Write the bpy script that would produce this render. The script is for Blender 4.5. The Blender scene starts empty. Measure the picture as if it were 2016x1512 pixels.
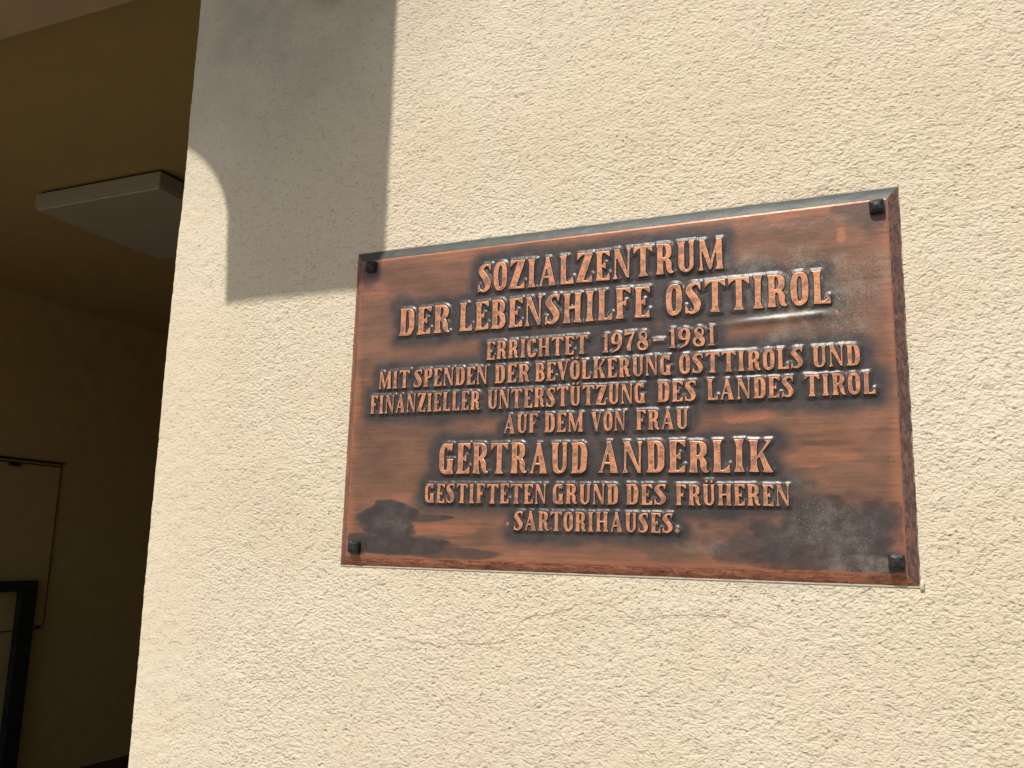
import bpy, bmesh, math, random
import numpy as np
from mathutils import Vector, Matrix
from mathutils.geometry import tessellate_polygon

random.seed(7)
rng = np.random.default_rng(11)
S = bpy.context.scene
COL = S.collection

# ------------------------------------------------------------------ camera, world, sun, exposure
# World frame: x along the front wall, z up, the wall face is y = 0, the street is at y < 0.
# The origin is the plaque's lower left corner; the ground lies 1.567 m below it.
G = -1.567
CAM = Vector((0.7883995, -1.16032511, 0.03337977))
R = ((0.91639956, 0.39946348, 0.02531363),
     (-0.04906912, 0.17488328, -0.98336569),
     (-0.3972456, 0.89991377, 0.17986429))
cam_d = bpy.data.cameras.new('camera')
cam = bpy.data.objects.new('camera', cam_d)
COL.objects.link(cam)
cam_d.sensor_width = 36.0
cam_d.lens = 36.0 * 1757.9636 / 2016.0
cam_d.clip_start = 0.02
cam_d.clip_end = 500
m = Matrix.Identity(4)
for i in range(3):
    m[i][0], m[i][1], m[i][2], m[i][3] = R[0][i], -R[1][i], -R[2][i], CAM[i]
cam.matrix_world = m
S.camera = cam

SUN = Vector((-0.12, -0.60, 0.80)).normalized()       # towards the sun
w = bpy.data.worlds.new('World')
S.world = w
w.use_nodes = True
nt = w.node_tree
bg = nt.nodes['Background']
sky = nt.nodes.new('ShaderNodeTexSky')
sky.sky_type = 'NISHITA'
sky.sun_disc = False
sky.sun_elevation = math.asin(SUN.z)
sky.sun_rotation = math.atan2(SUN.x, SUN.y)
sky.dust_density = 2.5
sky.air_density = 1.0
sky.ozone_density = 0.4
nt.links.new(sky.outputs[0], bg.inputs['Color'])
bg.inputs['Strength'].default_value = 0.075
sd = bpy.data.lights.new('sun', 'SUN')
sun = bpy.data.objects.new('sun', sd)
COL.objects.link(sun)
sd.energy = 3.75
sd.angle = math.radians(0.53)
sd.color = (1.0, 0.95, 0.87)
sun.rotation_euler = SUN.to_track_quat('Z', 'Y').to_euler()
S.view_settings.view_transform = 'Standard'
S.view_settings.look = 'None'
S.view_settings.gamma = 1.0
S.view_settings.use_curve_mapping = False
S.view_settings.exposure = 0.0
S.cycles.max_bounces = 10
S.cycles.diffuse_bounces = 6


# ------------------------------------------------------------------ helpers
def tag(o, label=None, cat=None, group=None, kind=None):
    if label: o['label'] = label
    if cat: o['category'] = cat
    if group: o['group'] = group
    if kind: o['kind'] = kind
    return o


def empty(name, loc=(0, 0, 0)):
    o = bpy.data.objects.new(name, None)
    COL.objects.link(o)
    o.location = loc
    return o


def link(name, me, parent=None, loc=None):
    o = bpy.data.objects.new(name, me)
    COL.objects.link(o)
    if loc is not None: o.location = loc
    if parent is not None: o.parent = parent
    return o


def box_mesh(name, lo, hi, mat, bevel=0.0, seg=2):
    bm = bmesh.new()
    bmesh.ops.create_cube(bm, size=1)
    lo, hi = Vector(lo), Vector(hi)
    for v in bm.verts:
        v.co = Vector([(lo[i] + hi[i]) / 2 + v.co[i] * (hi[i] - lo[i]) for i in range(3)])
    if bevel:
        bmesh.ops.bevel(bm, geom=bm.edges[:], offset=bevel, segments=seg, affect='EDGES', profile=0.5)
    me = bpy.data.meshes.new(name)
    bm.to_mesh(me)
    bm.free()
    me.materials.append(mat)
    return me


def box(name, lo, hi, mat, parent=None, bevel=0.0, seg=2):
    return link(name, box_mesh(name, lo, hi, mat, bevel, seg), parent)


def grid_mesh(name, P, mat, smooth=True, attrs=None):
    """P: (nu, nv, 3) array of points; faces point along dP/du x dP/dv."""
    nu, nv = P.shape[:2]
    me = bpy.data.meshes.new(name)
    idx = np.arange(nu * nv).reshape(nu, nv)
    q = np.stack([idx[:-1, :-1], idx[1:, :-1], idx[1:, 1:], idx[:-1, 1:]], -1).reshape(-1, 4)
    me.vertices.add(nu * nv)
    me.vertices.foreach_set('co', P.reshape(-1).astype(np.float32))
    me.loops.add(q.size)
    me.loops.foreach_set('vertex_index', q.reshape(-1).astype(np.int32))
    me.polygons.add(len(q))
    me.polygons.foreach_set('loop_start', np.arange(0, q.size, 4, dtype=np.int32))
    me.polygons.foreach_set('loop_total', np.full(len(q), 4, dtype=np.int32))
    if smooth:
        me.polygons.foreach_set('use_smooth', np.ones(len(q), dtype=bool))
    me.update(calc_edges=True)
    me.validate()
    for k, a in (attrs or {}).items():
        at = me.attributes.new(k, 'FLOAT', 'POINT')
        at.data.foreach_set('value', a.reshape(-1).astype(np.float32))
    me.materials.append(mat)
    return me


def vnoise(u, v, seed):
    """smooth value noise on arrays u, v (unit lattice)."""
    r = np.random.default_rng(seed).random((257, 257))
    iu, iv = np.floor(u).astype(int), np.floor(v).astype(int)
    fu, fv = u - iu, v - iv
    fu, fv = fu * fu * (3 - 2 * fu), fv * fv * (3 - 2 * fv)
    a, b = r[iu % 257, iv % 257], r[(iu + 1) % 257, iv % 257]
    c, d = r[iu % 257, (iv + 1) % 257], r[(iu + 1) % 257, (iv + 1) % 257]
    return (a * (1 - fu) + b * fu) * (1 - fv) + (c * (1 - fu) + d * fu) * fv


def fbm(x, z, fx, fz, seed, octaves=4, gain=0.5):
    t = 0; amp = 1; tot = 0
    for k in range(octaves):
        t = t + amp * vnoise(x * fx * 2 ** k + 31.7 * k, z * fz * 2 ** k + 17.3 * k, seed + k)
        tot += amp; amp *= gain
    return t / tot


def sstep(a, b, x):
    t = np.clip((x - a) / (b - a), 0, 1)
    return t * t * (3 - 2 * t)


class NT:
    """small wrapper to write shader node trees."""
    def __init__(self, name):
        self.mat = bpy.data.materials.new(name)
        self.mat.use_nodes = True
        self.t = self.mat.node_tree
        self.b = self.t.nodes['Principled BSDF']
        self._oc = None

    def n(self, typ, **kw):
        nd = self.t.nodes.new('ShaderNode' + typ)
        for k, v in kw.items():
            if k in nd.inputs:
                self.put(nd.inputs[k], v)
            else:
                setattr(nd, k, v)
        return nd

    def put(self, sock, v):
        if isinstance(v, bpy.types.NodeSocket):
            self.t.links.new(v, sock)
        else:
            sock.default_value = v

    def obj(self):
        if self._oc is None:
            self._oc = self.n('TexCoord').outputs['Object']
        return self._oc

    def geo(self):
        return self.n('NewGeometry').outputs['Position']

    def scale(self, vec, s, loc=(0, 0, 0)):
        mp = self.n('Mapping')
        self.t.links.new(vec, mp.inputs['Vector'])
        mp.inputs['Scale'].default_value = s
        mp.inputs['Location'].default_value = loc
        return mp.outputs[0]

    def noise(self, vec, scale, detail=4, rough=0.55, dist=0.0):
        nd = self.n('TexNoise', Vector=vec, Scale=scale, Detail=detail, Roughness=rough, Distortion=dist)
        return nd.outputs[0]

    def ramp(self, fac, lo, hi, a=0.0, b=1.0):
        nd = self.n('MapRange')
        nd.interpolation_type = 'SMOOTHSTEP'
        self.put(nd.inputs[0], fac)
        for i, v in zip((1, 2, 3, 4), (lo, hi, a, b)):
            nd.inputs[i].default_value = v
        return nd.outputs[0]

    def mth(self, op, a, b=0.0, clamp=False):
        nd = self.n('Math')
        nd.operation = op
        nd.use_clamp = clamp
        self.put(nd.inputs[0], a)
        self.put(nd.inputs[1], b)
        return nd.outputs[0]

    def mix(self, fac, a, b, blend='MIX'):
        nd = self.n('Mix')
        nd.data_type = 'RGBA'
        nd.blend_type = blend
        self.put(nd.inputs[0], fac)
        for s, v in ((6, a), (7, b)):
            if isinstance(v, (tuple, list)) and len(v) == 3: v = (*v, 1)
            self.put(nd.inputs[s], v)
        return nd.outputs[2]

    def attr(self, name):
        nd = self.n('Attribute')
        nd.attribute_name = name
        return nd.outputs['Fac']

    def out(self, **kw):
        for k, v in kw.items():
            k = k.replace('_', ' ')
            s = self.b.inputs[k]
            if isinstance(v, (tuple, list)) and len(v) == 3: v = (*v, 1)
            self.put(s, v)
        return self.mat

    def bump(self, h, dist, strength=1.0, normal=None):
        nd = self.n('Bump')
        self.put(nd.inputs['Height'], h)
        nd.inputs['Distance'].default_value = dist
        self.put(nd.inputs['Strength'], strength)
        if normal is not None: self.put(nd.inputs['Normal'], normal)
        return nd.outputs[0]


# ------------------------------------------------------------------ materials
def stucco():
    t = NT('stucco_render')
    p = t.geo()
    warp = t.n('TexNoise', Vector=p, Scale=90.0, Detail=2.0)
    wv = t.n('VectorMath'); wv.operation = 'MULTIPLY_ADD'
    t.put(wv.inputs[0], warp.outputs['Color']); wv.inputs[1].default_value = (.0045, .0045, .0045)
    t.put(wv.inputs[2], p)
    pw = wv.outputs[0]
    big = t.ramp(t.noise(p, 5.0, 3, .5), .38, .64)
    # rubbed grain: clumps of sand with sharp little hollows between them
    g1 = t.noise(t.scale(pw, (1.0, 1.0, 1.35)), 138, 2.5, .55)
    g2 = t.noise(t.scale(pw, (1, 1, 1.2), (3, 1, 7)), 290, 2.5, .6)
    g3 = t.noise(p, 560, 2, .6)
    v1 = t.n('TexVoronoi', Vector=t.scale(pw, (.85, 1, 1.25)), Scale=175.0, Randomness=1.0)
    v1.feature = 'SMOOTH_F1'
    lump = t.mth('MULTIPLY', t.ramp(v1.outputs['Distance'], .10, .62, 1, 0), t.mth('ADD', t.mth('MULTIPLY', big, .45), .18))
    holl = t.ramp(g1, .26, .50)
    h = t.mth('ADD', t.mth('MULTIPLY', holl, .85), t.mth('MULTIPLY', t.ramp(g2, .30, .62), .50))
    h = t.mth('ADD', h, t.mth('ADD', lump, t.mth('MULTIPLY', g3, .14)))
    # pits
    vo = t.n('TexVoronoi', Vector=pw, Scale=135.0, Randomness=1.0)
    sel = t.ramp(t.n('TexNoise', Vector=p, Scale=22.0, Detail=3.0).outputs[0], .44, .60)
    rnd = t.n('SeparateColor', Color=vo.outputs['Color']).outputs[0]
    rare = t.ramp(rnd, .55, .85)
    pit = t.mth('MULTIPLY', t.mth('MULTIPLY', t.ramp(vo.outputs['Distance'], .12, .30, 1, 0), rare), t.mth('ADD', t.mth('MULTIPLY', sel, .75), .25))
    h2 = t.mth('SUBTRACT', h, t.mth('MULTIPLY', pit, .9))
    # the grain flattens out towards the arris of the opening
    sx = t.n('SeparateXYZ', Vector=p)
    stg = t.ramp(sx.outputs[0], -.40, -.16, .45, 1.0)
    nb = t.bump(h2, .0020, t.mth('MULTIPLY', stg, .68))
    # paint: tone drifts, yellowed and greyed zones
    z1 = t.ramp(t.noise(p, 2.6, 3, .5), .36, .66)
    z2 = t.ramp(t.noise(t.scale(p, (1, 1, 1), (4, 2, 9)), 7.0, 4, .55), .40, .70)
    col = t.mix(z1, (.77, .67, .485), (.80, .715, .545))
    col = t.mix(t.mth('MULTIPLY', z2, .5), col, (.75, .63, .455))
    z3 = t.ramp(t.noise(t.scale(p, (1, 1, .7), (9, 4, 1)), 5.5, 4, .6), .44, .62)
    col = t.mix(t.mth('MULTIPLY', z3, .55), col, (.79, .675, .515))
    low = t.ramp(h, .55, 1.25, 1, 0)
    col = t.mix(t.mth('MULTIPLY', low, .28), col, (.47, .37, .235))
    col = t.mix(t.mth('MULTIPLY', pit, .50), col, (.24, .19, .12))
    # grime spots, dense near the opening's upper corner
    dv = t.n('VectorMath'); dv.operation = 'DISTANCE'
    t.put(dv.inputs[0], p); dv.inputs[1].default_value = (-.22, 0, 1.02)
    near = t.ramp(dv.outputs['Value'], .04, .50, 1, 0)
    gv = t.n('TexVoronoi', Vector=pw, Scale=62.0, Randomness=1.0)
    gr = t.n('SeparateColor', Color=gv.outputs['Color']).outputs[1]
    spot = t.mth('MULTIPLY', t.ramp(gv.outputs['Distance'], .10, .24, 1, 0), t.ramp(gr, .78, .92))
    spot = t.mth('MULTIPLY', spot, t.mth('ADD', t.mth('MULTIPLY', near, .9), .10))
    col = t.mix(t.mth('MULTIPLY', spot, .75), col, (.13, .11, .085))
    grime_shade = t.mth('MULTIPLY', near, t.mth('ADD', .55, t.mth('MULTIPLY', t.ramp(t.noise(p, 9, 5, .6), .35, .72), .45)))  # grime that also paints in the shade towards the canopy
    col = t.mix(t.mth('MULTIPLY', grime_shade, .80), col, (.38, .355, .29))
    dv2 = t.n('VectorMath'); dv2.operation = 'DISTANCE'
    t.put(dv2.inputs[0], pw); dv2.inputs[1].default_value = (-.085, 0, 1.0)
    col = t.mix(t.ramp(dv2.outputs['Value'], .015, .07, .6, 0), col, (.33, .24, .15))
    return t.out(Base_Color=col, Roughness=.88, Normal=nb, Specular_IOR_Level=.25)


def paint(name, c1, c2, rough=.8, scale=8, bump=.0006, spots=0.0):
    t = NT(name)
    p = t.geo()
    a = t.ramp(t.noise(p, scale, 5, .6), .35, .7)
    col = t.mix(a, c1, c2)
    if spots:
        s = t.ramp(t.noise(p, scale * 4, 4, .7), .66, .74)
        col = t.mix(t.mth('MULTIPLY', s, spots), col, tuple(c * .35 for c in c1))
    nb = t.bump(t.noise(p, 160, 4, .6), bump, .6)
    return t.out(Base_Color=col, Roughness=rough, Normal=nb, Specular_IOR_Level=.3)


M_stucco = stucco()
M_soffit = paint('soffit_paint', (.58, .42, .235), (.53, .39, .22), bump=.001)
M_ceiling = paint('ceiling_paint', (.52, .38, .145), (.49, .355, .14))
M_inner = paint('passage_wall_paint', (.58, .44, .185), (.52, .40, .165), spots=.35)
M_panel = paint('panel_paint', (.58, .44, .19), (.54, .41, .175))
M_lamp = paint('lamp_white_enamel', (.42, .37, .27), (.40, .35, .26), rough=.5)
M_diff = paint('lamp_diffuser_acrylic', (.54, .48, .37), (.51, .46, .36), rough=.4)
M_gap = paint('dark_brown_metal', (.035, .02, .012), (.03, .018, .012), rough=.6)
M_frame = paint('black_green_metal', (.018, .022, .024), (.03, .034, .034), rough=.45)
M_dado = paint('dark_brown_floor', (.07, .035, .02), (.05, .028, .017), rough=.6)
M_ground = paint('pale_paving', (.235, .22, .195), (.18, .17, .15), rough=.9, scale=3)
M_canopy = paint('canopy_render', (.60, .50, .34), (.55, .46, .32))


def copper_plate():
    t = NT('patinated_copper_sheet')
    p = t.obj()
    tarn, bright, dust_glare = t.attr('tarnish'), t.attr('bright'), t.attr('dust_glare')
    st = t.noise(t.scale(p, (9, 1, 210)), 1.0, 5, .6)         # brushed streaks
    st2 = t.noise(t.scale(p, (30, 1, 700), (5, 0, 3)), 1.0, 3, .6)
    cl = t.noise(t.scale(p, (11, 1, 26)), 1.0, 6, .62)
    base = t.mix(t.ramp(t.mth('ADD', t.mth('MULTIPLY', st, .34), t.mth('MULTIPLY', cl, .66)), .34, .66), (.172, .098, .065), (.325, .158, .098))
    base = t.mix(t.mth('MULTIPLY', t.ramp(st2, .5, .75), .16), base, (.33, .18, .115))
    bf = t.mth('ADD', bright, t.mth('MULTIPLY', t.mth('SUBTRACT', st, .5), .8))
    base = t.mix(t.ramp(bf, .12, 1.0), base, (.52, .205, .11))
    tf = t.mth('ADD', tarn, t.mth('MULTIPLY', t.mth('SUBTRACT', cl, .5), .55))
    tf = t.mth('ADD', tf, t.mth('MULTIPLY', t.mth('SUBTRACT', st, .5), .35))
    dark = t.mix(t.ramp(t.noise(p, 60, 4, .6), .35, .7), (.038, .032, .034), (.066, .056, .052))
    tmask = t.ramp(tf, .12, 1.12, 0, .98)
    col = t.mix(tmask, base, dark)
    # flecks and corrosion pits
    sp = t.ramp(t.noise(t.scale(p, (1, 1, 1.6)), 230, 2, .5), .67, .71)
    col = t.mix(t.mth('MULTIPLY', sp, .6), col, (.035, .022, .02))
    fine = t.noise(p, 900, 2, .5)
    fl = t.mth('MULTIPLY', t.ramp(fine, .60, .68), dust_glare)
    col = t.mix(t.mth('MULTIPLY', fl, .8), col, (.46, .43, .38))
    haze = t.mth('MULTIPLY', t.ramp(t.noise(p, 55, 5, .65), .38, .70), dust_glare)  # dusty haze; at the upper right it paints in the sun's glare
    col = t.mix(t.mth('MULTIPLY', haze, .42), col, (.40, .36, .30))
    rgh = t.mth('ADD', t.mth('MULTIPLY', cl, .22), .25)
    hb = t.mth('ADD', t.mth('MULTIPLY', st2, .22), t.noise(t.scale(p, (1, 1, 1.5)), 130, 4, .6))
    nb = t.bump(hb, .0006, .45)
    met = t.mth('MULTIPLY', t.mth('SUBTRACT', 1.0, tmask), .35)
    return t.out(Base_Color=col, Metallic=met, Roughness=rgh, Normal=nb, Specular_IOR_Level=.55)


def copper_letter(name, face):
    t = NT(name)
    p = t.geo()
    n1 = t.noise(t.scale(p, (1, 1, 1.4)), 70, 5, .62)
    n2 = t.noise(p, 420, 3, .6)
    if face:
        col = t.mix(t.ramp(n2, .35, .68), (.84, .365, .18), (.62, .25, .125))
        col = t.mix(t.ramp(n1, .42, .62, 0, .78), col, (.22, .12, .085))
        col = t.mix(t.ramp(n2, .60, .68, 0, .75), col, (.16, .08, .05))
    else:
        col = t.mix(t.ramp(n1, .4, .65), (.040, .030, .030), (.085, .048, .038))
    nb = t.bump(n2, .0005, .5)
    return t.out(Base_Color=col, Metallic=.25 if face else .15, Roughness=.42, Normal=nb)


def copper_rim():
    t = NT('copper_polished_rim')
    n1 = t.noise(t.geo(), 160, 4, .6)
    col = t.mix(t.ramp(n1, .45, .7), (.92, .50, .31), (.50, .24, .15))
    return t.out(Base_Color=col, Metallic=.3, Roughness=.38)


def edge_mat(name, along, ca, cb, cc, crack, bump=.0008):
    """along: stretch scale triple; ca/cb mottling, cc crack colour"""
    t = NT(name)
    p = t.obj()
    v = t.scale(p, along)
    a = t.noise(v, 1.0, 5, .65, .6)
    col = t.mix(t.ramp(a, .40, .62), ca, cb)
    v2 = t.scale(p, tuple(c * 1.7 for c in along), (4, 2, 1))
    r = t.mth('ABSOLUTE', t.mth('SUBTRACT', t.noise(v2, 1.0, 4, .6, 1.0), .5))
    cr = t.ramp(r, .0, .045, 1, 0)
    cr = t.mth('MULTIPLY', cr, t.ramp(t.noise(p, 45, 3, .5), .36, .52))
    col = t.mix(t.mth('MULTIPLY', cr, crack), col, cc)
    nb = t.bump(t.mth('SUBTRACT', a, cr), bump, .6)
    return t.out(Base_Color=col, Metallic=.15, Roughness=.5, Normal=nb)


M_canopy_dark = paint('joint_brown', (.17, .10, .05), (.13, .08, .04))
M_plate = copper_plate()
M_face = copper_letter('letter_bright_copper', True)
M_side = copper_letter('letter_tarnished_side', False)
M_rim = copper_rim()
M_etop = edge_mat('edge_sky_grey_patina', (30, 1, 90), (.046, .056, .052), (.056, .065, .060), (.04, .045, .045), .0, .0001)  # grey patina that also paints in the sky's reflection
M_ebot = edge_mat('edge_red_copper', (34, 90, 260), (.62, .25, .135), (.36, .125, .075), (.05, .02, .015), .95)
M_eside = edge_mat('edge_mottled_copper', (260, 260, 110), (.095, .060, .060), (.27, .125, .088), (.06, .045, .045), .5)
M_eleft = edge_mat('edge_left_copper', (230, 200, 26), (.36, .14, .08), (.17, .075, .055), (.06, .03, .025), .7)
M_bolt = paint('blackened_iron', (.016, .017, .016), (.04, .042, .04), rough=.38, scale=160, bump=.0012)
M_fill = paint('pale_filler', (.62, .56, .45), (.5, .45, .36), scale=90, bump=.002)
M_crack = paint('crack_shadow_line', (.33, .26, .17), (.40, .31, .20), scale=60)

# ------------------------------------------------------------------ front wall
wall = empty('rendered_wall', (0, 0, G))
tag(wall, 'cream roughcast house wall that carries the copper plaque', 'wall')


def rel(me, o_parent, name):
    """link a mesh given in world coordinates under a parent that stands off the origin."""
    o = link(name, me, o_parent)
    o.matrix_parent_inverse = Matrix.Translation(-Vector(o_parent.location))
    return o


EX, TH = -.3915, .41          # arris of the opening, wall thickness
rr = .007
prof = [(EX, TH)] + [(EX, y) for y in np.linspace(TH - .05, rr, 12)]
nrm = [(-1, 0)] * 13
for a in np.linspace(0, math.pi / 2, 7)[1:]:
    prof.append((EX + rr - rr * math.cos(a), rr - rr * math.sin(a)))
    nrm.append((-math.cos(a), -math.sin(a)))
xs = np.concatenate([np.arange(EX + rr + .003, 1.35, .0035), np.array([1.4, 1.6, 2, 3, 5, 8])])
prof += [(x, 0) for x in xs]
nrm += [(0, -1)] * len(xs)
zs = np.concatenate([[G, -1.2, -.9, -.65, -.52], np.arange(-.5, 1.30, .0035), [1.4, 1.6, 2, 2.6, 3.4, 4.2]])
prof, nrm = np.array(prof), np.array(nrm)
sarc = np.concatenate([[0], np.cumsum(np.hypot(*np.diff(prof, axis=0).T))])
A, Z = np.meshgrid(sarc, zs, indexing='ij')
d = (fbm(A + 5, Z + 5, 6, 6, 3, 2) - .5) * .0045 + (fbm(A + 9, Z + 9, 80, 100, 9, 3) - .5) * .0017
xx = prof[:, 0][:, None]; yy = prof[:, 1][:, None]
# keep the plaster flush under the plaque
mx = np.maximum(np.abs(xx - .4) - .4, 0); mz = np.maximum(np.abs(Z - .246) - .246, 0)
near_p = (1 - sstep(.001, .014, np.hypot(mx, mz))) * (yy < .001)
d = d * (1 - near_p) - .0004 * near_p
P = np.stack([xx + nrm[:, 0][:, None] * d, yy + nrm[:, 1][:, None] * d, Z], -1)
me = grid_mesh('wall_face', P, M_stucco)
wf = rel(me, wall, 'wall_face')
# lintel over the opening and the wall's hidden back
rel(box_mesh('lintel', (-4.9, .003, 1.45), (EX - .004, TH, 4.2), M_soffit), wall, 'lintel')
rel(box_mesh('wall_core', (EX + .03, .06, G), (8, TH - .003, 4.2), M_inner), wall, 'wall_core')
rel(box_mesh('wall_pier', (-7.5, .0, G), (-4.35, TH, 4.2), M_canopy), wall, 'wall_pier')

# hairline cracks
def crack(pts, wd, seed):
    r = random.Random(seed)
    P2 = []
    for (x0, z0), (x1, z1) in zip(pts, pts[1:]):
        n = max(2, int(math.hypot(x1 - x0, z1 - z0) / .0035))
        for i in range(n):
            f = i / n
            P2.append((x0 + (x1 - x0) * f + r.uniform(-.0009, .0009), z0 + (z1 - z0) * f + r.uniform(-.0014, .0014)))
    P2.append(pts[-1])
    vs, fs = [], []
    for i, (x, z) in enumerate(P2):
        e = min(1, i / 6, (len(P2) - 1 - i) / 6) + .15
        hw = wd * e * r.uniform(.6, 1.3) / 2
        k = np.searchsorted(sarc, sarc[19] + (x - prof[19][0]))
        # sit on the displaced plaster
        kx = min(max(np.searchsorted(prof[19:, 0], x) + 19, 0), len(prof) - 1)
        kz = min(np.searchsorted(zs, z), len(zs) - 1)
        y = min(P[kx, kz, 1], P[kx - 1, kz, 1], P[kx, kz - 1, 1], P[kx - 1, kz - 1, 1]) - .00025
        vs += [(x, y, z - hw), (x, y, z + hw)]
        if i: fs.append((2 * i - 2, 2 * i, 2 * i + 1, 2 * i - 1))
    me = bpy.data.meshes.new('crack')
    me.from_pydata(vs, [], fs)
    me.materials.append(M_crack)
    return me


c1 = [(0.103, -0.098), (0.133, -0.103), (0.15, -0.103), (0.176, -0.108), (0.207, -0.1), (0.232, -0.1), (0.263, -0.097), (0.287, -0.087)]
c2 = [(0.274, -0.088), (0.284, -0.081), (0.293, -0.072), (0.307, -0.061), (0.319, -0.056), (0.337, -0.055), (0.366, -0.047), (0.38, -0.04), (0.397, -0.035)]
c3 = [(0.397, -0.035), (0.414, -0.036), (0.433, -0.041), (0.447, -0.048), (0.463, -0.056), (0.476, -0.054), (0.495, -0.049), (0.526, -0.045), (0.542, -0.045), (0.579, -0.044), (0.589, -0.054), (0.606, -0.055), (0.618, -0.056)]
for i, c in enumerate((c1, c2, c3)):
    rel(crack(c, .00055, i), wall, 'crack')

# ------------------------------------------------------------------ passage behind the opening
XS, ZC = -4.61, 1.642
side = box('passage_side_wall', (XS - .3, TH + .003, G), (XS, 6.0, ZC), M_inner)
tag(side, 'dim ochre side wall of the passage behind the opening', kind='structure')
ceil = box('passage_ceiling', (XS - .3, TH + .003, ZC), (1.2, 6.3, ZC + .25), M_ceiling)
tag(ceil, 'dark ochre passage ceiling that carries the square lamp', kind='structure')
back = box('passage_back_wall', (XS - .3, 6.0, G), (1.2, 6.3, ZC), M_inner)
tag(back, 'dark end wall of the passage', kind='structure')
inw = box('passage_inner_wall', (.9, TH + .003, G), (1.2, 6.0, ZC), M_inner)
tag(inw, 'inner wall of the passage behind the front wall', kind='structure')
flo = box('passage_floor', (XS - .3, -.004, G - .2), (1.2, 6.3, G + .006), M_dado)
tag(flo, 'dark brown floor of the passage', kind='structure')
bm = bmesh.new()
bmesh.ops.create_grid(bm, x_segments=8, y_segments=8, size=60)
me = bpy.data.meshes.new('ground'); bm.to_mesh(me); bm.free(); me.materials.append(M_ground)
gr = link('ground', me, loc=(0, -20, G - .004))
tag(gr, 'pale paving in front of the house', kind='structure')

# ceiling lamp
lamp = empty('ceiling_lamp', (-2.54, 1.99, ZC))
tag(lamp, 'flat square white lamp on the dark passage ceiling', 'lamp')
LX0, LX1, LY0, LY1 = -2.925, -2.145, 1.595, 2.385
rel(box_mesh('mount_plate', (LX0 + .02, LY0 + .02, ZC - .016), (LX1 - .02, LY1 - .02, ZC - .0005), M_gap), lamp, 'mount_plate')
rel(box_mesh('lamp_housing', (LX0, LY0, 1.556), (LX1, LY1, ZC - .016), M_lamp, .006), lamp, 'lamp_housing')
rel(box_mesh('diffuser', (LX0 + .008, LY0 + .008, 1.545), (LX1 - .008, LY1 - .008, 1.557), M_diff, .004), lamp, 'diffuser')

# panel on the side wall
hatch = empty('wall_hatch', (XS, 2.7, -.584))
tag(hatch, 'flush painted hatch panel under a dark rail on the passage wall', 'hatch')
rel(box_mesh('panel', (XS + .0005, 2.1, -.584), (XS + .012, 3.29, .515), M_panel, .002), hatch, 'panel')
rel(box_mesh('top_rail', (XS + .0005, 2.1, .523), (XS + .026, 3.31, .535), M_gap, .002), hatch, 'top_rail')
rel(box_mesh('top_rail', (XS + .012, 2.1, .500), (XS + .020, 3.295, .507), M_gap, .002), hatch, 'top_rail')
rel(box_mesh('side_gap', (XS + .0005, 3.292, -.586), (XS + .013, 3.299, .52), M_canopy_dark, .002), hatch, 'edge_strip')
rel(box_mesh('hinge', (XS + .02, 2.88, .478), (XS + .045, 2.96, .500), M_gap, .005), hatch, 'hinge')
rel(box_mesh('bottom_rail', (XS + .0005, 2.1, -.590), (XS + .010, 3.26, -.584), M_gap, .001), hatch, 'bottom_rail')
rel(box_mesh('catch', (XS + .012, 3.235, -.582), (XS + .03, 3.265, -.562), M_gap, .004), hatch, 'catch')

# dark metal frame in front of the hatch
df = empty('door_frame_stand', (XS + .08, 2.6, G + .006))
df.name = 'barrier_frame'
tag(df, 'black metal frame with a flat top rail standing before the hatch', 'frame')
fx0, fx1 = XS + .05, XS + .10
for y0, y1 in ((1.95, 2.06), (3.035, 3.15)):
    rel(box_mesh('upright', (fx0, y0, G + .006), (fx1, y1, -.331), M_frame, .004), df, 'upright')
rel(box_mesh('top_bar', (fx0, 1.95, -.33), (fx1, 3.15, -.262), M_frame, .004), df, 'top_bar')

# ------------------------------------------------------------------ entrance canopy (above the picture, throws the stepped shadow)
can = empty('entrance_canopy', (-2.4, 0, 2.2))
tag(can, 'unseen rendered canopy, arched edge shaped from its shadow, above the entrance', 'canopy')
D = 1.25
def up(x, z):      # wall point -> point on the fascia plane towards the sun
    return x + SUN.x * D, z + SUN.z * D
yf = SUN.y * D
sh = [(.046, 1.12), (.048, .446), (-.267, .446), (-.2755, .56)]
for a in np.linspace(0, math.pi / 2, 14)[1:]:
    sh.append((-.4975 + .222 * math.cos(a), .56 + .222 * math.sin(a)))
sh += [(-2.2, .782), (-4.8, .782), (-4.8, 1.12)]
pts = [up(*q) for q in sh]
bm = bmesh.new()
# the sheet is thin enough for its upper edge not to widen the shadow
tk = .012
f0 = [bm.verts.new((x, yf - tk, z)) for x, z in pts]
f1 = [bm.verts.new((x, yf, z)) for x, z in pts]
bm.faces.new(f0); bm.faces.new(f1[::-1])
for i in range(len(pts)):
    j = (i + 1) % len(pts)
    bm.faces.new((f0[j], f0[i], f1[i], f1[j]))
bmesh.ops.recalc_face_normals(bm, faces=bm.faces[:])
me = bpy.data.meshes.new('fascia'); bm.to_mesh(me); bm.free(); me.materials.append(M_canopy)
rel(me, can, 'fascia')
zt = 1.12 + SUN.z * D
rel(box_mesh('shade_slab', (pts[-1][0], yf + .003, zt - .17), (-.118, -.012, zt - .01), M_canopy), can, 'shade_slab')  # unseen slab, set low to keep sky light off the wall top

# ------------------------------------------------------------------ plaque
PW, PH = .8, .8 / 1.6250004
FD, RUN = .0085, .0135          # face distance from the wall, run of the bevelled edge
plaque = empty('copper_plaque', (0, 0, 0))
tag(plaque, 'embossed copper plaque with German inscription bolted on the cream wall', 'plaque')

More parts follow.
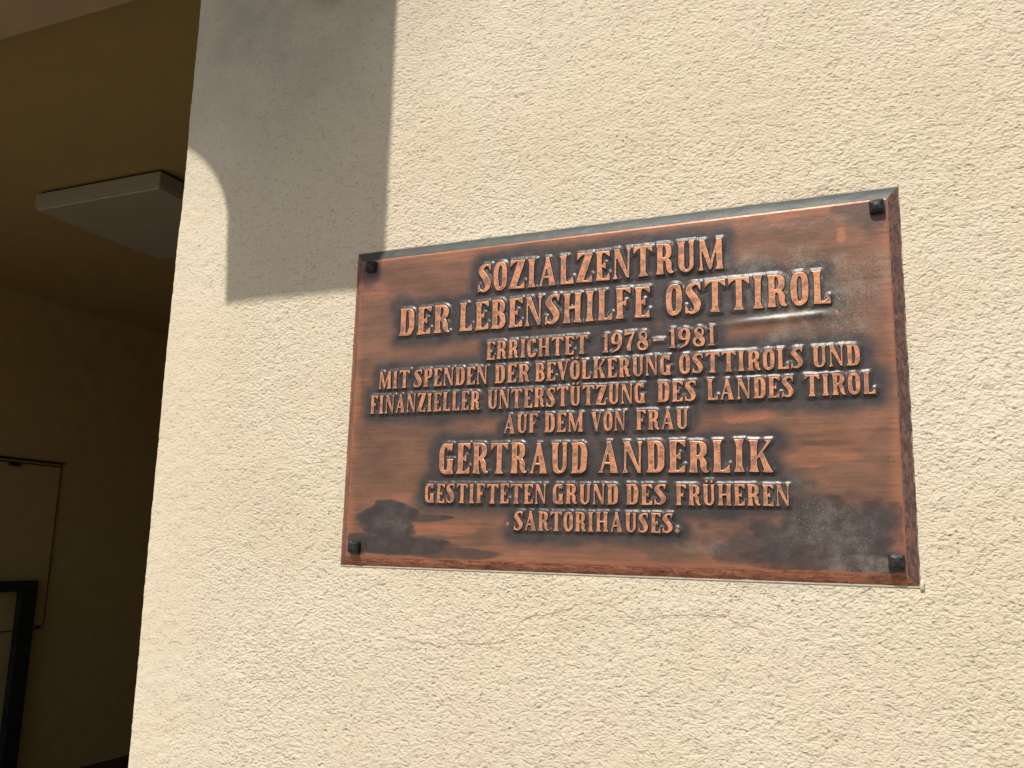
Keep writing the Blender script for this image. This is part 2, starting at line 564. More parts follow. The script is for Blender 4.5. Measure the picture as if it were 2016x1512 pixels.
ROWS = [
([('SOZIALZENTRUM', 0.2221, 0.5833)], [0.4037, 0.4031], [0.0435, 0.0434]),
([('DER', 0.0894, 0.177), ('LEBENSHILFE', 0.1927, 0.4829), ('OSTTIROL', 0.5054, 0.7148)], [0.3468, 0.3443], [0.0435, 0.0438]),
([('ERRICHTET', 0.2395, 0.3946), ('1978', 0.4162, 0.4814), ('-', 0.4877, 0.503), ('1981', 0.5092, 0.57)], [0.3002, 0.2997], [0.0274, 0.026]),
([('MIT', 0.0588, 0.1124), ('SPENDEN', 0.1203, 0.2426), ('DER', 0.254, 0.3083), ('BEVÖLKERUNG', 0.3165, 0.5124), ('OSTTIROLS', 0.5229, 0.6795), ('UND', 0.6902, 0.7464)], [0.2656, 0.263], [0.0272, 0.0265]),
([('FINANZIELLER', 0.0462, 0.2317), ('UNTERSTÜTZUNG', 0.2435, 0.4771), ('DES', 0.4927, 0.545), ('LANDES', 0.5587, 0.6672), ('TIROL', 0.6799, 0.7622)], [0.2278, 0.227], [0.0283, 0.027]),
([('AUF', 0.2705, 0.3227), ('DEM', 0.3325, 0.3894), ('VON', 0.4011, 0.4494), ('FRAU', 0.4638, 0.5338)], [0.1918, 0.1907], [0.0271, 0.0264]),
([('GERTRAUD', 0.1685, 0.3958), ('ANDERLIK', 0.4117, 0.6387)], [0.1353, 0.1335], [0.0442, 0.0411]),
([('GESTIFTETEN', 0.147, 0.3373), ('GRUND', 0.3463, 0.4396), ('DES', 0.4497, 0.5039), ('FRÜHEREN', 0.5163, 0.6588)], [0.0938, 0.0916], [0.0277, 0.0266]),
([('SARTORIHAUSES.', 0.2895, 0.5215)], [0.0564, 0.0564], [0.0266, 0.0252]),
]

# ---- glyphs drawn as unions of filled shapes on a raster, then traced
RES = 150
PAD = .08


class Glyph:
    def __init__(self, wd, top=1.0):
        self.w = wd
        self.nx = int((wd + 2 * PAD) * RES) + 1
        self.nz = int((top + 2 * PAD) * RES) + 1
        self.X, self.Z = np.meshgrid((np.arange(self.nx) + .5) / RES - PAD, (np.arange(self.nz) + .5) / RES - PAD, indexing='ij')
        self.m = np.zeros((self.nx, self.nz), bool)

    def poly_mask(self, pts):
        X, Z = self.X, self.Z
        ins = np.zeros(X.shape, bool)
        n = len(pts)
        for i in range(n):
            (x0, z0), (x1, z1) = pts[i], pts[(i + 1) % n]
            if z0 == z1: continue
            c = (Z > min(z0, z1)) & (Z <= max(z0, z1)) & (X < x0 + (Z - z0) * (x1 - x0) / (z1 - z0))
            ins ^= c
        return ins

    def poly(self, *pts):
        self.m |= self.poly_mask(pts); return self

    def cut(self, *pts):
        self.m &= ~self.poly_mask(pts); return self

    def stem(self, cx, wm, w0, w1=None, z0=0., z1=1., lean=0.):
        """concave stem flaring to w0 at the foot and w1 at the head; lean shifts the head."""
        w1 = w0 if w1 is None else w1
        ts = np.linspace(0, 1, 41)
        wd = wm + (w0 - wm) * np.clip(1 - ts * (z1 - z0) / .16, 0, 1) ** 1.7 + (w1 - wm) * np.clip(1 - (1 - ts) * (z1 - z0) / .16, 0, 1) ** 1.7
        L = [(cx + lean * t - q / 2, z0 + (z1 - z0) * t) for t, q in zip(ts, wd)]
        Rr = [(cx + lean * t + q / 2, z0 + (z1 - z0) * t) for t, q in zip(ts, wd)]
        self.poly(*(L + Rr[::-1])); return self

    def sup(self, cx, cz, a, b, p=2.4):
        return (np.abs((self.X - cx) / a) ** p + np.abs((self.Z - cz) / b) ** p) < 1

    def bowl(self, x0, cz, ao, bo, ai, bi, p=2.4, xi=None):
        """right half bowl attached at x0."""
        xi = x0 if xi is None else xi
        o = self.sup(x0, cz, ao, bo, p) & (self.X >= x0 - .02)
        i = self.sup(xi, cz, ai, bi, p) & (self.X >= xi - .3)
        self.m |= o & ~i; return self

    def stroke(self, pts, n=90):
        """pts: (x, z, halfwidth) Catmull-Rom."""
        a = np.array([pts[0]] + list(pts) + [pts[-1]], float)
        for k in range(1, len(a) - 2):
            for t in np.linspace(0, 1, n // (len(a) - 3) + 2):
                p = .5 * ((2 * a[k]) + (-a[k - 1] + a[k + 1]) * t + (2 * a[k - 1] - 5 * a[k] + 4 * a[k + 1] - a[k + 2]) * t * t + (-a[k - 1] + 3 * a[k] - 3 * a[k + 1] + a[k + 2]) * t ** 3)
                self.m |= (self.X - p[0]) ** 2 + (self.Z - p[1]) ** 2 < p[2] ** 2
        return self

    def dot(self, cx, cz, r):
        self.m |= (self.X - cx) ** 2 + (self.Z - cz) ** 2 < r * r; return self


def wedge_top(g, xa, xb, drop=.25, th=.07):
    """bar along the top from xa to xb with a wedge hanging at xb."""
    s = 1 if xb > xa else -1
    c = [(xb, 1 - drop)]
    for t in np.linspace(0, 1, 10)[1:]:
        c.append((xb - s * (.02 + .17 * t ** .8), 1 - drop + (drop - th) * (t ** .62)))
    g.poly((xa, 1), (xb, 1), *c, (xa, 1 - th))


def wedge_bot(g, xa, xb, rise=.25, th=.07):
    s = 1 if xb > xa else -1
    c = [(xb, rise)]
    for t in np.linspace(0, 1, 10)[1:]:
        c.append((xb - s * (.02 + .17 * t ** .8), rise - (rise - th) * (t ** .62)))
    g.poly((xa, 0), (xb, 0), *c, (xa, th))


def build_glyph(ch):
    base = {'Ö': 'O', 'Ü': 'U'}.get(ch, ch)
    W = {'S': .50, 'O': .50, 'Z': .56, 'I': .32, 'A': .64, 'L': .50, 'E': .50, 'N': .62, 'T': .62, 'R': .58, 'U': .58, 'M': .78,
         'D': .55, 'B': .53, 'H': .66, 'F': .50, 'C': .50, 'G': .56, 'V': .60, 'K': .64, 'P': .50, '1': .26, '9': .48, '7': .44, '8': .46,
         '-': .50, '.': .24}[base]
    g = Glyph(W, 1.26 if ch in 'ÖÜ' else 1.0)
    X, Zz = g.X, g.Z
    if base == 'I': g.stem(.16, .18, .31)
    elif base == 'L':
        g.stem(.15, .18, .26, .29); wedge_bot(g, .05, .50, .27)
    elif base in 'EF':
        g.stem(.15, .18, .26 if base == 'E' else .30, .26); wedge_top(g, .03, .50)
        if base == 'E': wedge_bot(g, .03, .50, .27)
        g.poly((.20, .50), (.24, .53), (.37, .64), (.37, .36), (.24, .47))
    elif base == 'T':
        g.stem(.31, .18, .32, .18); wedge_top(g, .31, .62); wedge_top(g, .31, .0)
    elif base == 'H':
        g.stem(.15, .17, .29); g.stem(.51, .17, .29); g.poly((.15, .46), (.51, .46), (.51, .54), (.15, .54))
    elif base == 'N':
        g.stem(.09, .065, .18, .07); g.stem(.53, .065, .05, .18)
        g.poly((.0, 1), (.22, 1), (.57, .0), (.47, .0), (.10, .80), (.05, .95))
    elif base == 'M':
        g.stem(.09, .07, .18, .09); g.stem(.65, .17, .27, .20)
        g.poly((.02, 1), (.21, 1), (.44, .12), (.38, .0), (.34, .0), (.08, .82))
        g.poly((.38, .0), (.34, .0), (.36, .18), (.60, 1), (.68, 1), (.62, .78))
    elif base == 'A':
        g.poly((.05, .04), (.12, .04), (.36, .94), (.31, 1), (.28, .92))
        g.poly((.24, 1), (.37, 1), (.60, .05), (.39, .05), (.25, .80))
        g.poly((.0, 0), (.18, 0), (.135, .07), (.06, .07)); g.poly((.33, 0), (.64, 0), (.59, .09), (.385, .09))
        g.poly((.12, .27), (.45, .27), (.45, .34), (.14, .34))
    elif base == 'V':
        g.poly((.56, .96), (.48, .96), (.27, .06), (.32, .0), (.34, .08))
        g.poly((.36, .0), (.26, .0), (.03, .95), (.25, .95), (.36, .25))
        g.poly((.40, 1), (.60, 1), (.55, .92), (.47, .92)); g.poly((.0, 1), (.30, 1), (.25, .90), (.04, .90))
    elif base == 'U':
        g.stem(.15, .18, .18, .29, .25, 1); g.stem(.47, .13, .13, .21, .25, 1)
        o = g.sup(.2975, .30, .2375, .30, 2.3) & (Zz <= .31); i = g.sup(.3225, .32, .083, .235, 2.2)
        g.m |= o; g.m &= ~(i & (Zz < .33))
    elif base in 'OCG':
        g.m |= g.sup(.25, .5, .25, .505, 2.7)
        g.m &= ~g.sup(.25, .5, .068, .38, 2.6)
        if base in 'CG':
            g.m &= ~((X > .25) & (Zz > .28) & (Zz < .70) & (X < .9))
            g.m &= ~((X > .34) & (Zz > .22) & (Zz < .8))
            wedge_top(g, .28, .48, .30, .06)
            if base == 'C': g.stroke([(.28, .05, .04), (.38, .07, .045), (.455, .16, .035), (.47, .28, .012)])
            else:
                g.stem(.40, .18, .20, .27, .0, .50); g.poly((.25, 0), (.38, 0), (.38, .09), (.25, .08)); g.stem(.50, .03, .12, .02, 0, .14)
    elif base == 'D':
        g.stem(.15, .18, .30, .28); g.poly((.1, 0), (.30, 0), (.30, .075), (.1, .075)); g.poly((.1, 1), (.30, 1), (.30, .925), (.1, .925))
        g.m |= (g.sup(.27, .5, .28, .5, 2.9) & (X > .26)) & ~g.sup(.24, .5, .115, .42, 2.6)
    elif base in 'BPR':
        g.stem(.15, .18, .30, .28)
        if base == 'B':
            g.m |= (g.sup(.25, .74, .25, .26, 2.5) & (X > .2)) & ~g.sup(.23, .745, .095, .18, 2.3)
            g.m |= (g.sup(.25, .26, .285, .28, 2.5) & (X > .2)) & ~g.sup(.23, .265, .115, .20, 2.3)
        else:
            g.m |= (g.sup(.25, .73, .275, .27, 2.5) & (X > .2)) & ~g.sup(.23, .735, .115, .19, 2.3)
            if base == 'R':
                g.stroke([(.25, .49, .035), (.35, .45, .065), (.415, .34, .088), (.425, .20, .085), (.46, .085, .065), (.53, .035, .035), (.57, .06, .012)])
    elif base == 'K':
        g.stem(.15, .18, .30); g.poly((.22, .44), (.26, .40), (.58, .93), (.50, .93)); g.poly((.42, 1), (.64, 1), (.58, .90), (.50, .90))
        g.poly((.29, .56), (.38, .66), (.62, .06), (.42, .06)); g.poly((.36, 0), (.66, 0), (.61, .09), (.42, .09))
    elif base == 'Z':
        g.poly((.32, 1), (.56, 1), (.56, .97), (.25, .0), (.0, .0), (.0, .03))
        g.poly((.30, 1), (.45, 1), (.45, .935), (.30, .935)); wedge_top(g, .42, .03, .26); wedge_bot(g, .14, .56, .28)
    elif base == 'S':
        g.stroke([(.44, .76, .012), (.41, .90, .035), (.30, .955, .045), (.17, .90, .07), (.115, .76, .10), (.19, .62, .11), (.31, .45, .115),
                  (.385, .27, .105), (.33, .11, .075), (.20, .045, .045), (.09, .10, .035), (.05, .26, .012)], 200)
        g.poly((.45, 1), (.48, 1), (.47, .72), (.44, .72), (.40, .86), (.36, .93)); g.poly((.0, 0), (.03, 0), (.12, .06), (.08, .14), (.045, .30), (.015, .30))
    elif base == '1':
        g.stem(.15, .13, .15, .13, .0, 1); g.poly((.0, .0), (.26, .0), (.25, .05), (.0, .05)); g.poly((.14, 1), (.14, .9), (.0, .80), (.0, .84))
    elif base == '9':
        g.m |= g.sup(.24, .69, .23, .31, 2.3) & ~g.sup(.24, .69, .075, .22, 2.2)
        g.stroke([(.40, .70, .08), (.395, .45, .075), (.30, .16, .055), (.14, .03, .035), (.05, .0, .02)])
    elif base == '7':
        g.poly((.0, 1), (.44, 1), (.44, .93), (.0, .80)); g.stroke([(.40, .95, .035), (.26, .62, .06), (.19, .3, .08), (.20, .08, .085)])
    elif base == '8':
        g.m |= (g.sup(.23, .75, .18, .26, 2.2) & ~g.sup(.25, .76, .085, .17, 2.0)) | (g.sup(.23, .27, .23, .28, 2.2) & ~g.sup(.21, .26, .10, .17, 2.0))
        g.stroke([(.12, .75, .06), (.23, .54, .10), (.34, .3, .06)])
    elif base == '-': g.poly((.0, .42), (.5, .42), (.5, .54), (.0, .54))
    elif base == '.': g.poly((.0, .12), (.11, -.01), (.24, .11), (.12, .24))
    if ch == 'Ö': g.dot(.13, 1.13, .062); g.dot(.37, 1.13, .062)
    if ch == 'Ü': g.dot(.19, 1.13, .062); g.dot(.42, 1.13, .062)
    return g


def blur(a, r):
    k = np.exp(-np.arange(-3 * int(r + 1), 3 * int(r + 1) + 1) ** 2 / (2 * r * r)); k /= k.sum()
    a = np.apply_along_axis(lambda v: np.convolve(v, k, 'same'), 0, a)
    return np.apply_along_axis(lambda v: np.convolve(v, k, 'same'), 1, a)


def trace(F):
    """marching squares at .5; returns closed loops in index space, inside on the left."""
    nx, nz = F.shape
    B = F > .5
    seg = {}
    code = B[:-1, :-1] * 1 + B[1:, :-1] * 2 + B[1:, 1:] * 4 + B[:-1, 1:] * 8
    for i, j in zip(*np.nonzero((code > 0) & (code < 15))):
        c = code[i, j]
        f00, f10, f11, f01 = F[i, j], F[i + 1, j], F[i + 1, j + 1], F[i, j + 1]
        def E(k):
            if k == 0: return ((i, j, 0), (i + (.5 - f00) / (f10 - f00), j))
            if k == 1: return ((i + 1, j, 1), (i + 1, j + (.5 - f10) / (f11 - f10)))
            if k == 2: return ((i, j + 1, 0), (i + (.5 - f01) / (f11 - f01), j + 1))
            return ((i, j, 1), (i, j + (.5 - f00) / (f01 - f00)))
        T = {1: [(0, 3)], 2: [(1, 0)], 3: [(1, 3)], 4: [(2, 1)], 5: [(0, 3), (2, 1)], 6: [(2, 0)], 7: [(2, 3)], 8: [(3, 2)], 9: [(0, 2)],
             10: [(1, 0), (3, 2)], 11: [(1, 2)], 12: [(3, 1)], 13: [(0, 1)], 14: [(3, 0)]}[int(c)]
        for a, b in T:
            ka, pa = E(a); kb, pb = E(b)
            seg[ka] = (kb, pa)
    loops = []
    while seg:
        k0 = next(iter(seg)); k = k0; L = []
        while k in seg:
            k2, p = seg.pop(k); L.append(p); k = k2
        if len(L) > 8: loops.append(np.array(L, float))
    return loops


def simplify(L, tol):
    n = len(L)
    a = 0; b = int(np.argmax(np.hypot(*(L - L[0]).T)))
    keep = {a, b}
    def rec(i, j):
        if j - i < 2: return
        p, q = L[i % n], L[j % n]
        idx = np.arange(i + 1, j); pts_ = L[idx % n]
        dd = q - p; ln = math.hypot(*dd) + 1e-9
        dist = np.abs((pts_[:, 0] - p[0]) * dd[1] - (pts_[:, 1] - p[1]) * dd[0]) / ln
        k = int(np.argmax(dist))
        if dist[k] > tol:
            m_ = i + 1 + k; keep.add(m_ % n); rec(i, m_); rec(m_, j)
    rec(a, b); rec(b, n)
    return L[sorted(keep)]


def letter_mesh(ch, var=0):
    g = build_glyph(ch)
    loops = [simplify(l, .35) for l in trace(blur(g.m.astype(float), 1.6) - (.13 if ch != '.' else 0))]
    loops = [l / RES + (.5 / RES - PAD) for l in loops]
    vr = np.random.default_rng(sum(map(ord, ch)) * 7 + var)
    ph, ax = vr.random(4) * 9, vr.uniform(.7, 1.3, 2)
    for l in loops:
        x_, z_ = l[:, 0].copy(), l[:, 1].copy()
        l[:, 0] += ax[0] * (.007 * np.sin(9 * z_ + ph[0]) + .005 * np.sin(23 * z_ + 11 * x_ + ph[1]))
        l[:, 1] += ax[1] * (.007 * np.sin(8 * x_ + ph[2]) + .005 * np.sin(19 * x_ + 13 * z_ + ph[3]))
    # unit mesh: x, z in cap heights, y in metres of relief (negative = proud of the plate)
    verts, faces, mats = [], [], []
    rings = []
    for l in loops:
        prv, nx_ = np.roll(l, 1, 0), np.roll(l, -1, 0)
        t1 = l - prv; t2 = nx_ - l
        t1 /= np.linalg.norm(t1, axis=1)[:, None] + 1e-9; t2 /= np.linalg.norm(t2, axis=1)[:, None] + 1e-9
        tt = t1 + t2; tt /= np.linalg.norm(tt, axis=1)[:, None] + 1e-9
        nn = np.stack([tt[:, 1], -tt[:, 0]], 1)
        area = .5 * np.sum(l[:, 0] * nx_[:, 1] - nx_[:, 0] * l[:, 1])
        rings.append((l, nn))
        # which way is outward? sample the raster
        q = l + nn * .02
        ii = np.clip(((q[:, 0] + PAD) * RES).astype(int), 0, g.nx - 1); jj = np.clip(((q[:, 1] + PAD) * RES).astype(int), 0, g.nz - 1)
        if g.m[ii, jj].mean() > .5: rings[-1] = (l, -nn)
    off = [(-.016, -.0021, None), (.000, -.0018, 2), (.042, .0006, 1)]
    start = []
    for l, nn in rings:
        s0 = len(verts); n = len(l); start.append(s0)
        for o_, y_, _ in off:
            for p_, n_ in zip(l, nn):
                verts.append((p_[0] + n_[0] * o_, y_, p_[1] + n_[1] * o_))
        for k in (1, 2):
            for i in range(n):
                j = (i + 1) % n
                faces.append((s0 + (k - 1) * n + i, s0 + (k - 1) * n + j, s0 + k * n + j, s0 + k * n + i)); mats.append(off[k][2])
    # group holes with outers: even-odd tessellation handles islands one by one
    def inside(p_, poly):
        x, z = p_; c = False
        for i in range(len(poly)):
            (x0, z0), (x1, z1) = poly[i], poly[i - 1]
            if (z0 > z) != (z1 > z) and x < (x1 - x0) * (z - z0) / (z1 - z0) + x0: c = not c
        return c
    depth = [sum(inside(l[0], o_[0]) for j, o_ in enumerate(rings) if j != i) for i, (l, _) in enumerate(rings)]
    for i, (l, _) in enumerate(rings):
        if depth[i] % 2: continue
        members = [i] + [j for j, (h, _) in enumerate(rings) if depth[j] % 2 and inside(h[0], l)]
        vl, mp = [], []
        for mI in members:
            s0 = start[mI]; n = len(rings[mI][0])
            vl.append([Vector((verts[s0 + k][0], verts[s0 + k][2], 0)) for k in range(n)]); mp += [s0 + k for k in range(n)]
        for tri in tessellate_polygon(vl):
            faces.append(tuple(mp[k] for k in tri)); mats.append(0)
    me = bpy.data.meshes.new('letter')
    me.from_pydata(verts, [], faces)
    me.materials.append(M_face); me.materials.append(M_side); me.materials.append(M_rim)
    me.polygons.foreach_set('material_index', mats)
    bm = bmesh.new(); bm.from_mesh(me)
    bmesh.ops.recalc_face_normals(bm, faces=bm.faces[:])
    # the cap must face the street (-y)
    cap = [f for f in bm.faces if f.material_index == 0]
    if sum(f.normal.y * f.calc_area() for f in cap) > 0:
        bmesh.ops.reverse_faces(bm, faces=bm.faces[:])
    for f in bm.faces: f.smooth = f.material_index != 0
    bm.to_mesh(me); bm.free()
    return me, g


GL, GV = {}, {}
placed = []
for words, zb, hc in ROWS:
    x0, x1 = words[0][1], words[-1][2]
    for word, a, b in words:
        for ch in word:
            if ch not in GL:
                GL[ch] = letter_mesh(ch)
                GV[ch] = [GL[ch][0]] + ([letter_mesh(ch, k)[0] for k in (1, 2)] if ch in 'ENRTISUDAL' else [])
        wsum = sum(GL[c][1].w for c in word)
        gap = .085
        tot = wsum + gap * (len(word) - 1)
        sx = (b - a) / tot
        x = a
        for c in word:
            f = (x - x0) / max(x1 - x0, 1e-6)
            h = hc[0] + (hc[1] - hc[0]) * f
            z = zb[0] + (zb[1] - zb[0]) * f
            jit = random.uniform(-.012, .012)
            placed.append((c, x, z + jit * h * .5, sx, h * (1 + jit), math.radians(random.uniform(-.6, .6))))
            x += (GL[c][1].w + gap) * sx

# ---- relief of the sheet around the lettering
X0, X1, Z0, Z1 = RUN, PW - RUN, RUN, PH - .0172
NX, NZ = 1060, 640
gx = np.linspace(X0, X1, NX); gz = np.linspace(Z0, Z1, NZ)
GX, GZ = np.meshgrid(gx, gz, indexing='ij')
dx = gx[1] - gx[0]
mask = np.zeros((NX, NZ), bool)
for c, x, z, sx, sz, rot in placed:
    g = GL[c][1]
    i0, i1 = np.searchsorted(gx, [x - .004, x + g.w * sx + .004]); j0, j1 = np.searchsorted(gz, [z - .004, z + 1.3 * sz])
    u = (GX[i0:i1, j0:j1] - x) / sx; v = (GZ[i0:i1, j0:j1] - z) / sz
    ii = ((u + PAD) * RES).astype(int); jj = ((v + PAD) * RES).astype(int)
    ok = (ii >= 0) & (ii < g.nx) & (jj >= 0) & (jj < g.nz)
    mask[i0:i1, j0:j1] |= ok & g.m[np.clip(ii, 0, g.nx - 1), np.clip(jj, 0, g.nz - 1)]
MAXR = 52
big = 1e4
col = np.where(mask, 0.0, big)
for s in range(1, NX):
    col[s] = np.minimum(col[s], col[s - 1] + 1)
for s in range(NX - 2, -1, -1):
    col[s] = np.minimum(col[s], col[s + 1] + 1)
D2 = col ** 2
dzr = (gz[1] - gz[0]) / dx
for k in range(1, MAXR + 1):
    q = (k * dzr) ** 2
    D2[:, k:] = np.minimum(D2[:, k:], col[:, :-k] ** 2 + q)
    D2[:, :-k] = np.minimum(D2[:, :-k], col[:, k:] ** 2 + q)
DIST = np.minimum(np.sqrt(D2), MAXR) * dx * 1.0        # metres from the nearest letter
DIST = blur(DIST, 1.0)
edge = np.minimum(np.minimum(GX - X0, X1 - GX), np.minimum(GZ - Z0, Z1 - GZ))
wob = fbm(GX, GZ, 160, 160, 50, 2)
mound = .0016 * (1 - sstep(.0010, .0062, DIST + (wob - .5) * .0012))
buck = (fbm(GX, GZ, 7, 12, 60, 2) - .5) * .0028 + (fbm(GX, GZ, 26, 38, 64, 2) - .5) * .0006
ridge = .0019 * np.exp(-((GZ - (.3285 + (GX - .62) * .035)) / .0052) ** 2) * sstep(.56, .63, GX) * (1 - sstep(.69, .73, GX))
H = mound + (buck + ridge) * sstep(0, .03, edge)
H -= .0004 * (1 - sstep(0, .0025, edge))
P = np.stack([GX, -FD - H, GZ], -1)


def blob(cx, cz, rx, rz, amt, seed, soft=.45):
    q = np.hypot((GX - cx) / rx, (GZ - cz) / rz) + (fbm(GX, GZ, 22, 40, seed, 4) - .5) * 1.5
    return amt * (1 - sstep(1 - soft, 1 + soft * .4, q))


def sharp(cx, cz, rx, rz, amt, seed):
    q = np.hypot((GX - cx) / rx, (GZ - cz) / rz) + (fbm(GX, GZ, 13, 48, seed, 5, .55) - .5) * 1.25
    return amt * (1 - sstep(.78, 1.10, q))


halo = 1 - sstep(.003, .0360, DIST + (fbm(GX, GZ, 24, 48, 90, 4) - .5) * .018)
tarn = halo * 1.12
for b in ((.085, .065, .055, .033, 1.0, 101), (.10, .030, .11, .017, 1.0, 102), (.145, .073, .06, .006, .9, 103), (.035, .03, .03, .02, .9, 104),
          (.19, .022, .06, .008, .8, 105)):
    tarn = np.maximum(tarn, sharp(*b))
for b in ((.70, .055, .11, .055, .95, 111), (.62, .045, .09, .030, .8, 112), (.66, .118, .05, .025, .8, 113), (.72, .03, .09, .025, .95, 114),
          (.70, .30, .05, .03, .6, 115), (.66, .40, .05, .03, .45, 116), (.76, .46, .04, .03, .7, 117), (.62, .455, .03, .02, .35, 118),
          (.06, .14, .06, .03, .35, 119), (.50, .03, .09, .018, .45, 120), (.02, .46, .03, .03, .7, 121), (.69, .22, .09, .012, .5, 122),
          (.34, .45, .2, .012, .35, 123), (.14, .20, .08, .010, .5, 124), (.15, .40, .05, .06, .30, 125), (.72, .36, .05, .05, .45, 126)):
    tarn = np.maximum(tarn, blob(*b))
bri = np.zeros_like(GX)
for b in ((.62, .215, .075, .016, .8, 201), (.73, .43, .010, .014, .8, 202), (.70, .155, .05, .014, .5, 203), (.09, .10, .05, .012, .5, 204),
          (.18, .058, .09, .012, .55, 205), (.40, .025, .14, .012, .55, 206), (.10, .28, .07, .02, .45, 207), (.04, .42, .03, .02, .45, 208),
          (.40, .462, .3, .008, .5, 209), (.68, .27, .10, .012, .45, 210), (.72, .19, .06, .03, .4, 211), (.25, .175, .06, .01, .4, 212)):
    bri = np.maximum(bri, blob(*b))
rim = (1 - sstep(.0005, .0034, edge + (fbm(GX, GZ, 60, 60, 220, 4) - .5) * .0050)) * .85
glow = .62 * (1 - sstep(.0, .030, edge + (fbm(GX, GZ, 12, 16, 230, 3) - .5) * .030))
notop = np.where((X1 - GX < .03), .6, 1.0)
bri = np.maximum(np.maximum(bri, glow) * (1 - halo * .9), rim * .95 * notop)
tarn = tarn * (1 - rim * .75)
# two bright copper specks beside the lettering
for cx, cz, r_ in ((.7215, .3335, .0022), (.2785, .0655, .0020)):
    m_ = np.hypot(GX - cx, (GZ - cz) * .8) < r_
    bri = np.where(m_, 1.4, bri); tarn = np.where(m_, 0, tarn)
dust_glare = np.maximum.reduce([blob(.71, .06, .06, .04, .5, 301), blob(.73, .024, .05, .010, .75, 302), blob(.56, .04, .04, .010, .45, 303),  # dusty patches; the upper right ones paint in glare
                          blob(.70, .36, .09, .06, .9, 304), blob(.62, .40, .05, .035, .7, 305), blob(.66, .12, .04, .02, .4, 306),
                          blob(.09, .06, .03, .03, .25, 307)])
me = grid_mesh('plate', P, M_plate, True, {'tarnish': tarn, 'bright': bri, 'dust_glare': dust_glare})
link('plate', me, plaque)


# ---- bevelled edges
def strip(name, a0, a1, b0, b1, mat, label, seed):
    """a: inner (plate) edge, b: outer (wall) edge."""
    n = 240
    us = np.linspace(0, 1, n)
    vs = np.linspace(0, 1, 7)
    A0, A1, B0, B1 = (np.array(q, float) for q in (a0, a1, b0, b1))
    I = A0 + (A1 - A0) * us[:, None]; O = B0 + (B1 - B0) * us[:, None]
    Pm = I[:, None, :] * (1 - vs[None, :, None]) + O[:, None, :] * vs[None, :, None]
    bulge = np.sin(vs * math.pi) * .0010
    no = (fbm(us[:, None] * 30 + seed, vs[None, :] * 2 + us[:, None] * 0, 1.5, 1, seed, 3) - .5) * .0012
    Pm[:, :, 1] -= bulge[None, :] + no * np.sin(vs * math.pi)[None, :]
    out = (O - I) / np.linalg.norm(O - I, axis=1)[:, None]
    wv = (fbm(us[:, None] * 60, np.zeros((n, 1)), 1, 1, seed + 9, 3)[:, 0] - .5) * .0012 * np.sin(np.clip(us * 40, 0, math.pi / 2)) * np.sin(np.clip((1 - us) * 40, 0, math.pi / 2))
    Pm[:, -1, 0] += out[:, 0] * wv; Pm[:, -1, 2] += out[:, 2] * wv
    me = grid_mesh(name, Pm, mat)
    o = link(name, me, plaque)
    o['label'] = label
    return o


yi, yo = -FD + .0005, .0
i_bl, i_br, i_tr, i_tl = (X0, yi, Z0), (X1, yi, Z0), (X1, yi, Z1), (X0, yi, Z1)
o_bl, o_br, o_tr, o_tl = (0, yo, 0), (PW, yo, 0), (PW, yo, PH), (0, yo, PH)
strip('bevelled_edge', i_tl, i_tr, o_tl, o_tr, M_etop, 'smooth grey upper edge of the plaque', 401)
strip('bevelled_edge', i_br, i_bl, o_br, o_bl, M_ebot, 'cracked orange lower edge of the plaque', 402)
strip('bevelled_edge', i_tr, i_br, o_tr, o_br, M_eside, 'mottled purple brown right edge of the plaque', 403)
strip('bevelled_edge', i_bl, i_tl, o_bl, o_tl, M_eleft, 'streaked copper left edge of the plaque', 404)
bk = box('backing_board', (.0006, .0001, -.0012), (PW - .0006, .004, PH - .0006), M_fill, plaque, .0003, 1)
bk.location = (0, -.0009, 0)
# lump of filler at the lower right corner
bm = bmesh.new()
bmesh.ops.create_icosphere(bm, subdivisions=3, radius=1)
for v in bm.verts:
    n_ = 1 + .25 * math.sin(v.co.x * 5 + 1) * math.cos(v.co.z * 4)
    v.co = Vector((PW + .0015 + v.co.x * .0028 * n_, -.001 + v.co.y * .003, .001 + v.co.z * .0062 * n_))
for f in bm.faces: f.smooth = True
me = bpy.data.meshes.new('filler_lump'); bm.to_mesh(me); bm.free(); me.materials.append(M_fill)
link('filler_lump', me, plaque)


def surf_y(x, z):
    i = min(max(int(round((x - X0) / dx)), 0), NX - 1); j = min(max(int(round((z - Z0) / (gz[1] - gz[0]))), 0), NZ - 1)
    return P[i, j, 1]


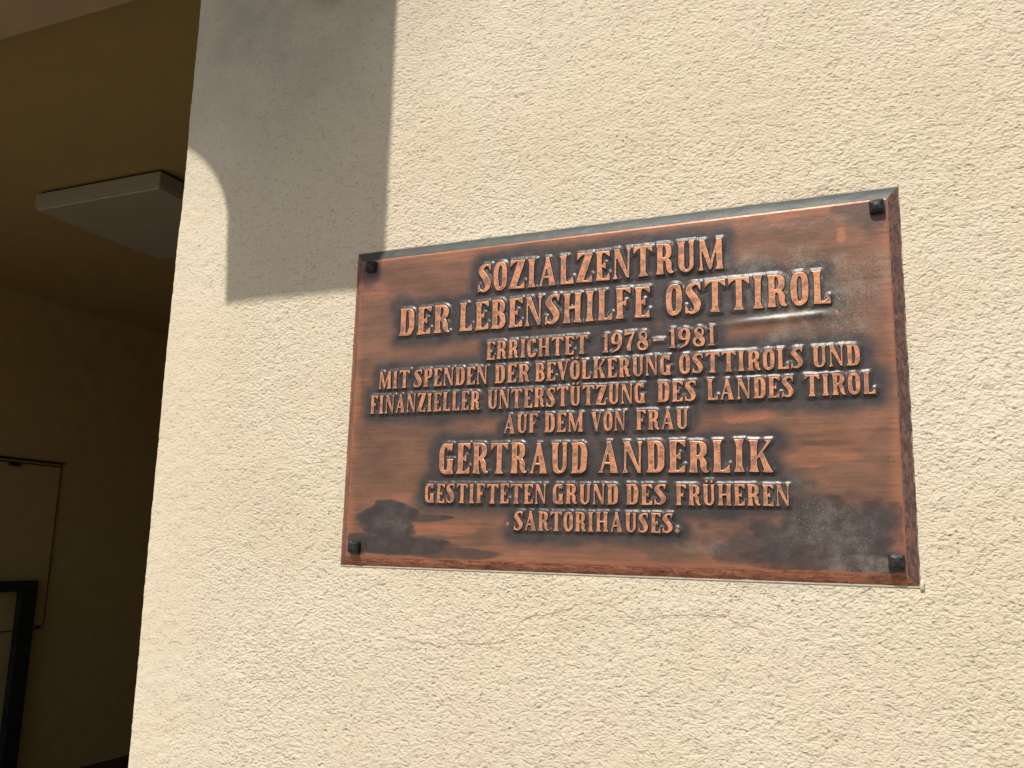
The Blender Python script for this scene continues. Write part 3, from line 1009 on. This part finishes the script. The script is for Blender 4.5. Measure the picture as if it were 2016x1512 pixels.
# ---- letters
for c, x, z, sx, sz, rot in placed:
    g = GL[c][1]
    y = surf_y(x + g.w * sx / 2, z + sz * .5)
    ys = [surf_y(x + g.w * sx * a, z + sz * b) for a in (.05, .5, .95) for b in (.05, .5, .95)]
    o = link('letter', random.choice(GV[c]), plaque, (x, float(np.mean(ys)) - .0001, z))
    o.scale = (sx, 1.0, sz)
    o.rotation_euler = (0, rot, 0)

# ---- square headed bolts
def bolt_mesh(seed):
    r = random.Random(seed)
    bm = bmesh.new()
    prof_ = [(.0088, .0, 1), (.0088, -.0064, 1), (.0078, -.0088, 1), (.0046, -.0104, 1), (.0, -.0110, 0)]
    rings = []
    for hw, y, k in prof_:
        if not k:
            rings.append([bm.verts.new((r.uniform(-.0005, .0005), y, 0))]); continue
        ring = []
        cr = hw * .22
        for q in range(4):
            for s_ in (0, 1, 2):
                a = q * math.pi / 2 + math.pi / 4
                cx_, cz_ = math.copysign(hw - cr, math.cos(a)), math.copysign(hw - cr, math.sin(a))
                b_ = q * math.pi / 2 + s_ * math.pi / 4
                ring.append(bm.verts.new((cx_ + cr * math.cos(b_) + r.uniform(-.0003, .0003), y + r.uniform(-.0003, .0003), cz_ + cr * math.sin(b_) + r.uniform(-.0003, .0003))))
        rings.append(ring)
    for a, b in zip(rings, rings[1:]):
        n = len(a)
        for i in range(n):
            j = (i + 1) % n
            if len(b) == 1: bm.faces.new((a[i], a[j], b[0]))
            else: bm.faces.new((a[i], a[j], b[j], b[i]))
    bmesh.ops.recalc_face_normals(bm, faces=bm.faces[:])
    bmesh.ops.bevel(bm, geom=[e for e in bm.edges if e.is_manifold and e.calc_face_angle(0) > .5], offset=.0005, segments=2, affect='EDGES')
    for f in bm.faces: f.smooth = False
    me = bpy.data.meshes.new('bolt'); bm.to_mesh(me); bm.free(); me.materials.append(M_bolt)
    return me


for k, (x, z, ry) in enumerate([(.0327, .4638, .05), (.7736, .4640, -.04), (.7755, .0276, .02), (.0307, .0278, .08)]):
    link('bolt', bolt_mesh(k), plaque, (x, surf_y(x, z) + .001, z)).rotation_euler = (0, ry, 0)
print('letters', len(placed), 'glyphs', len(GL))
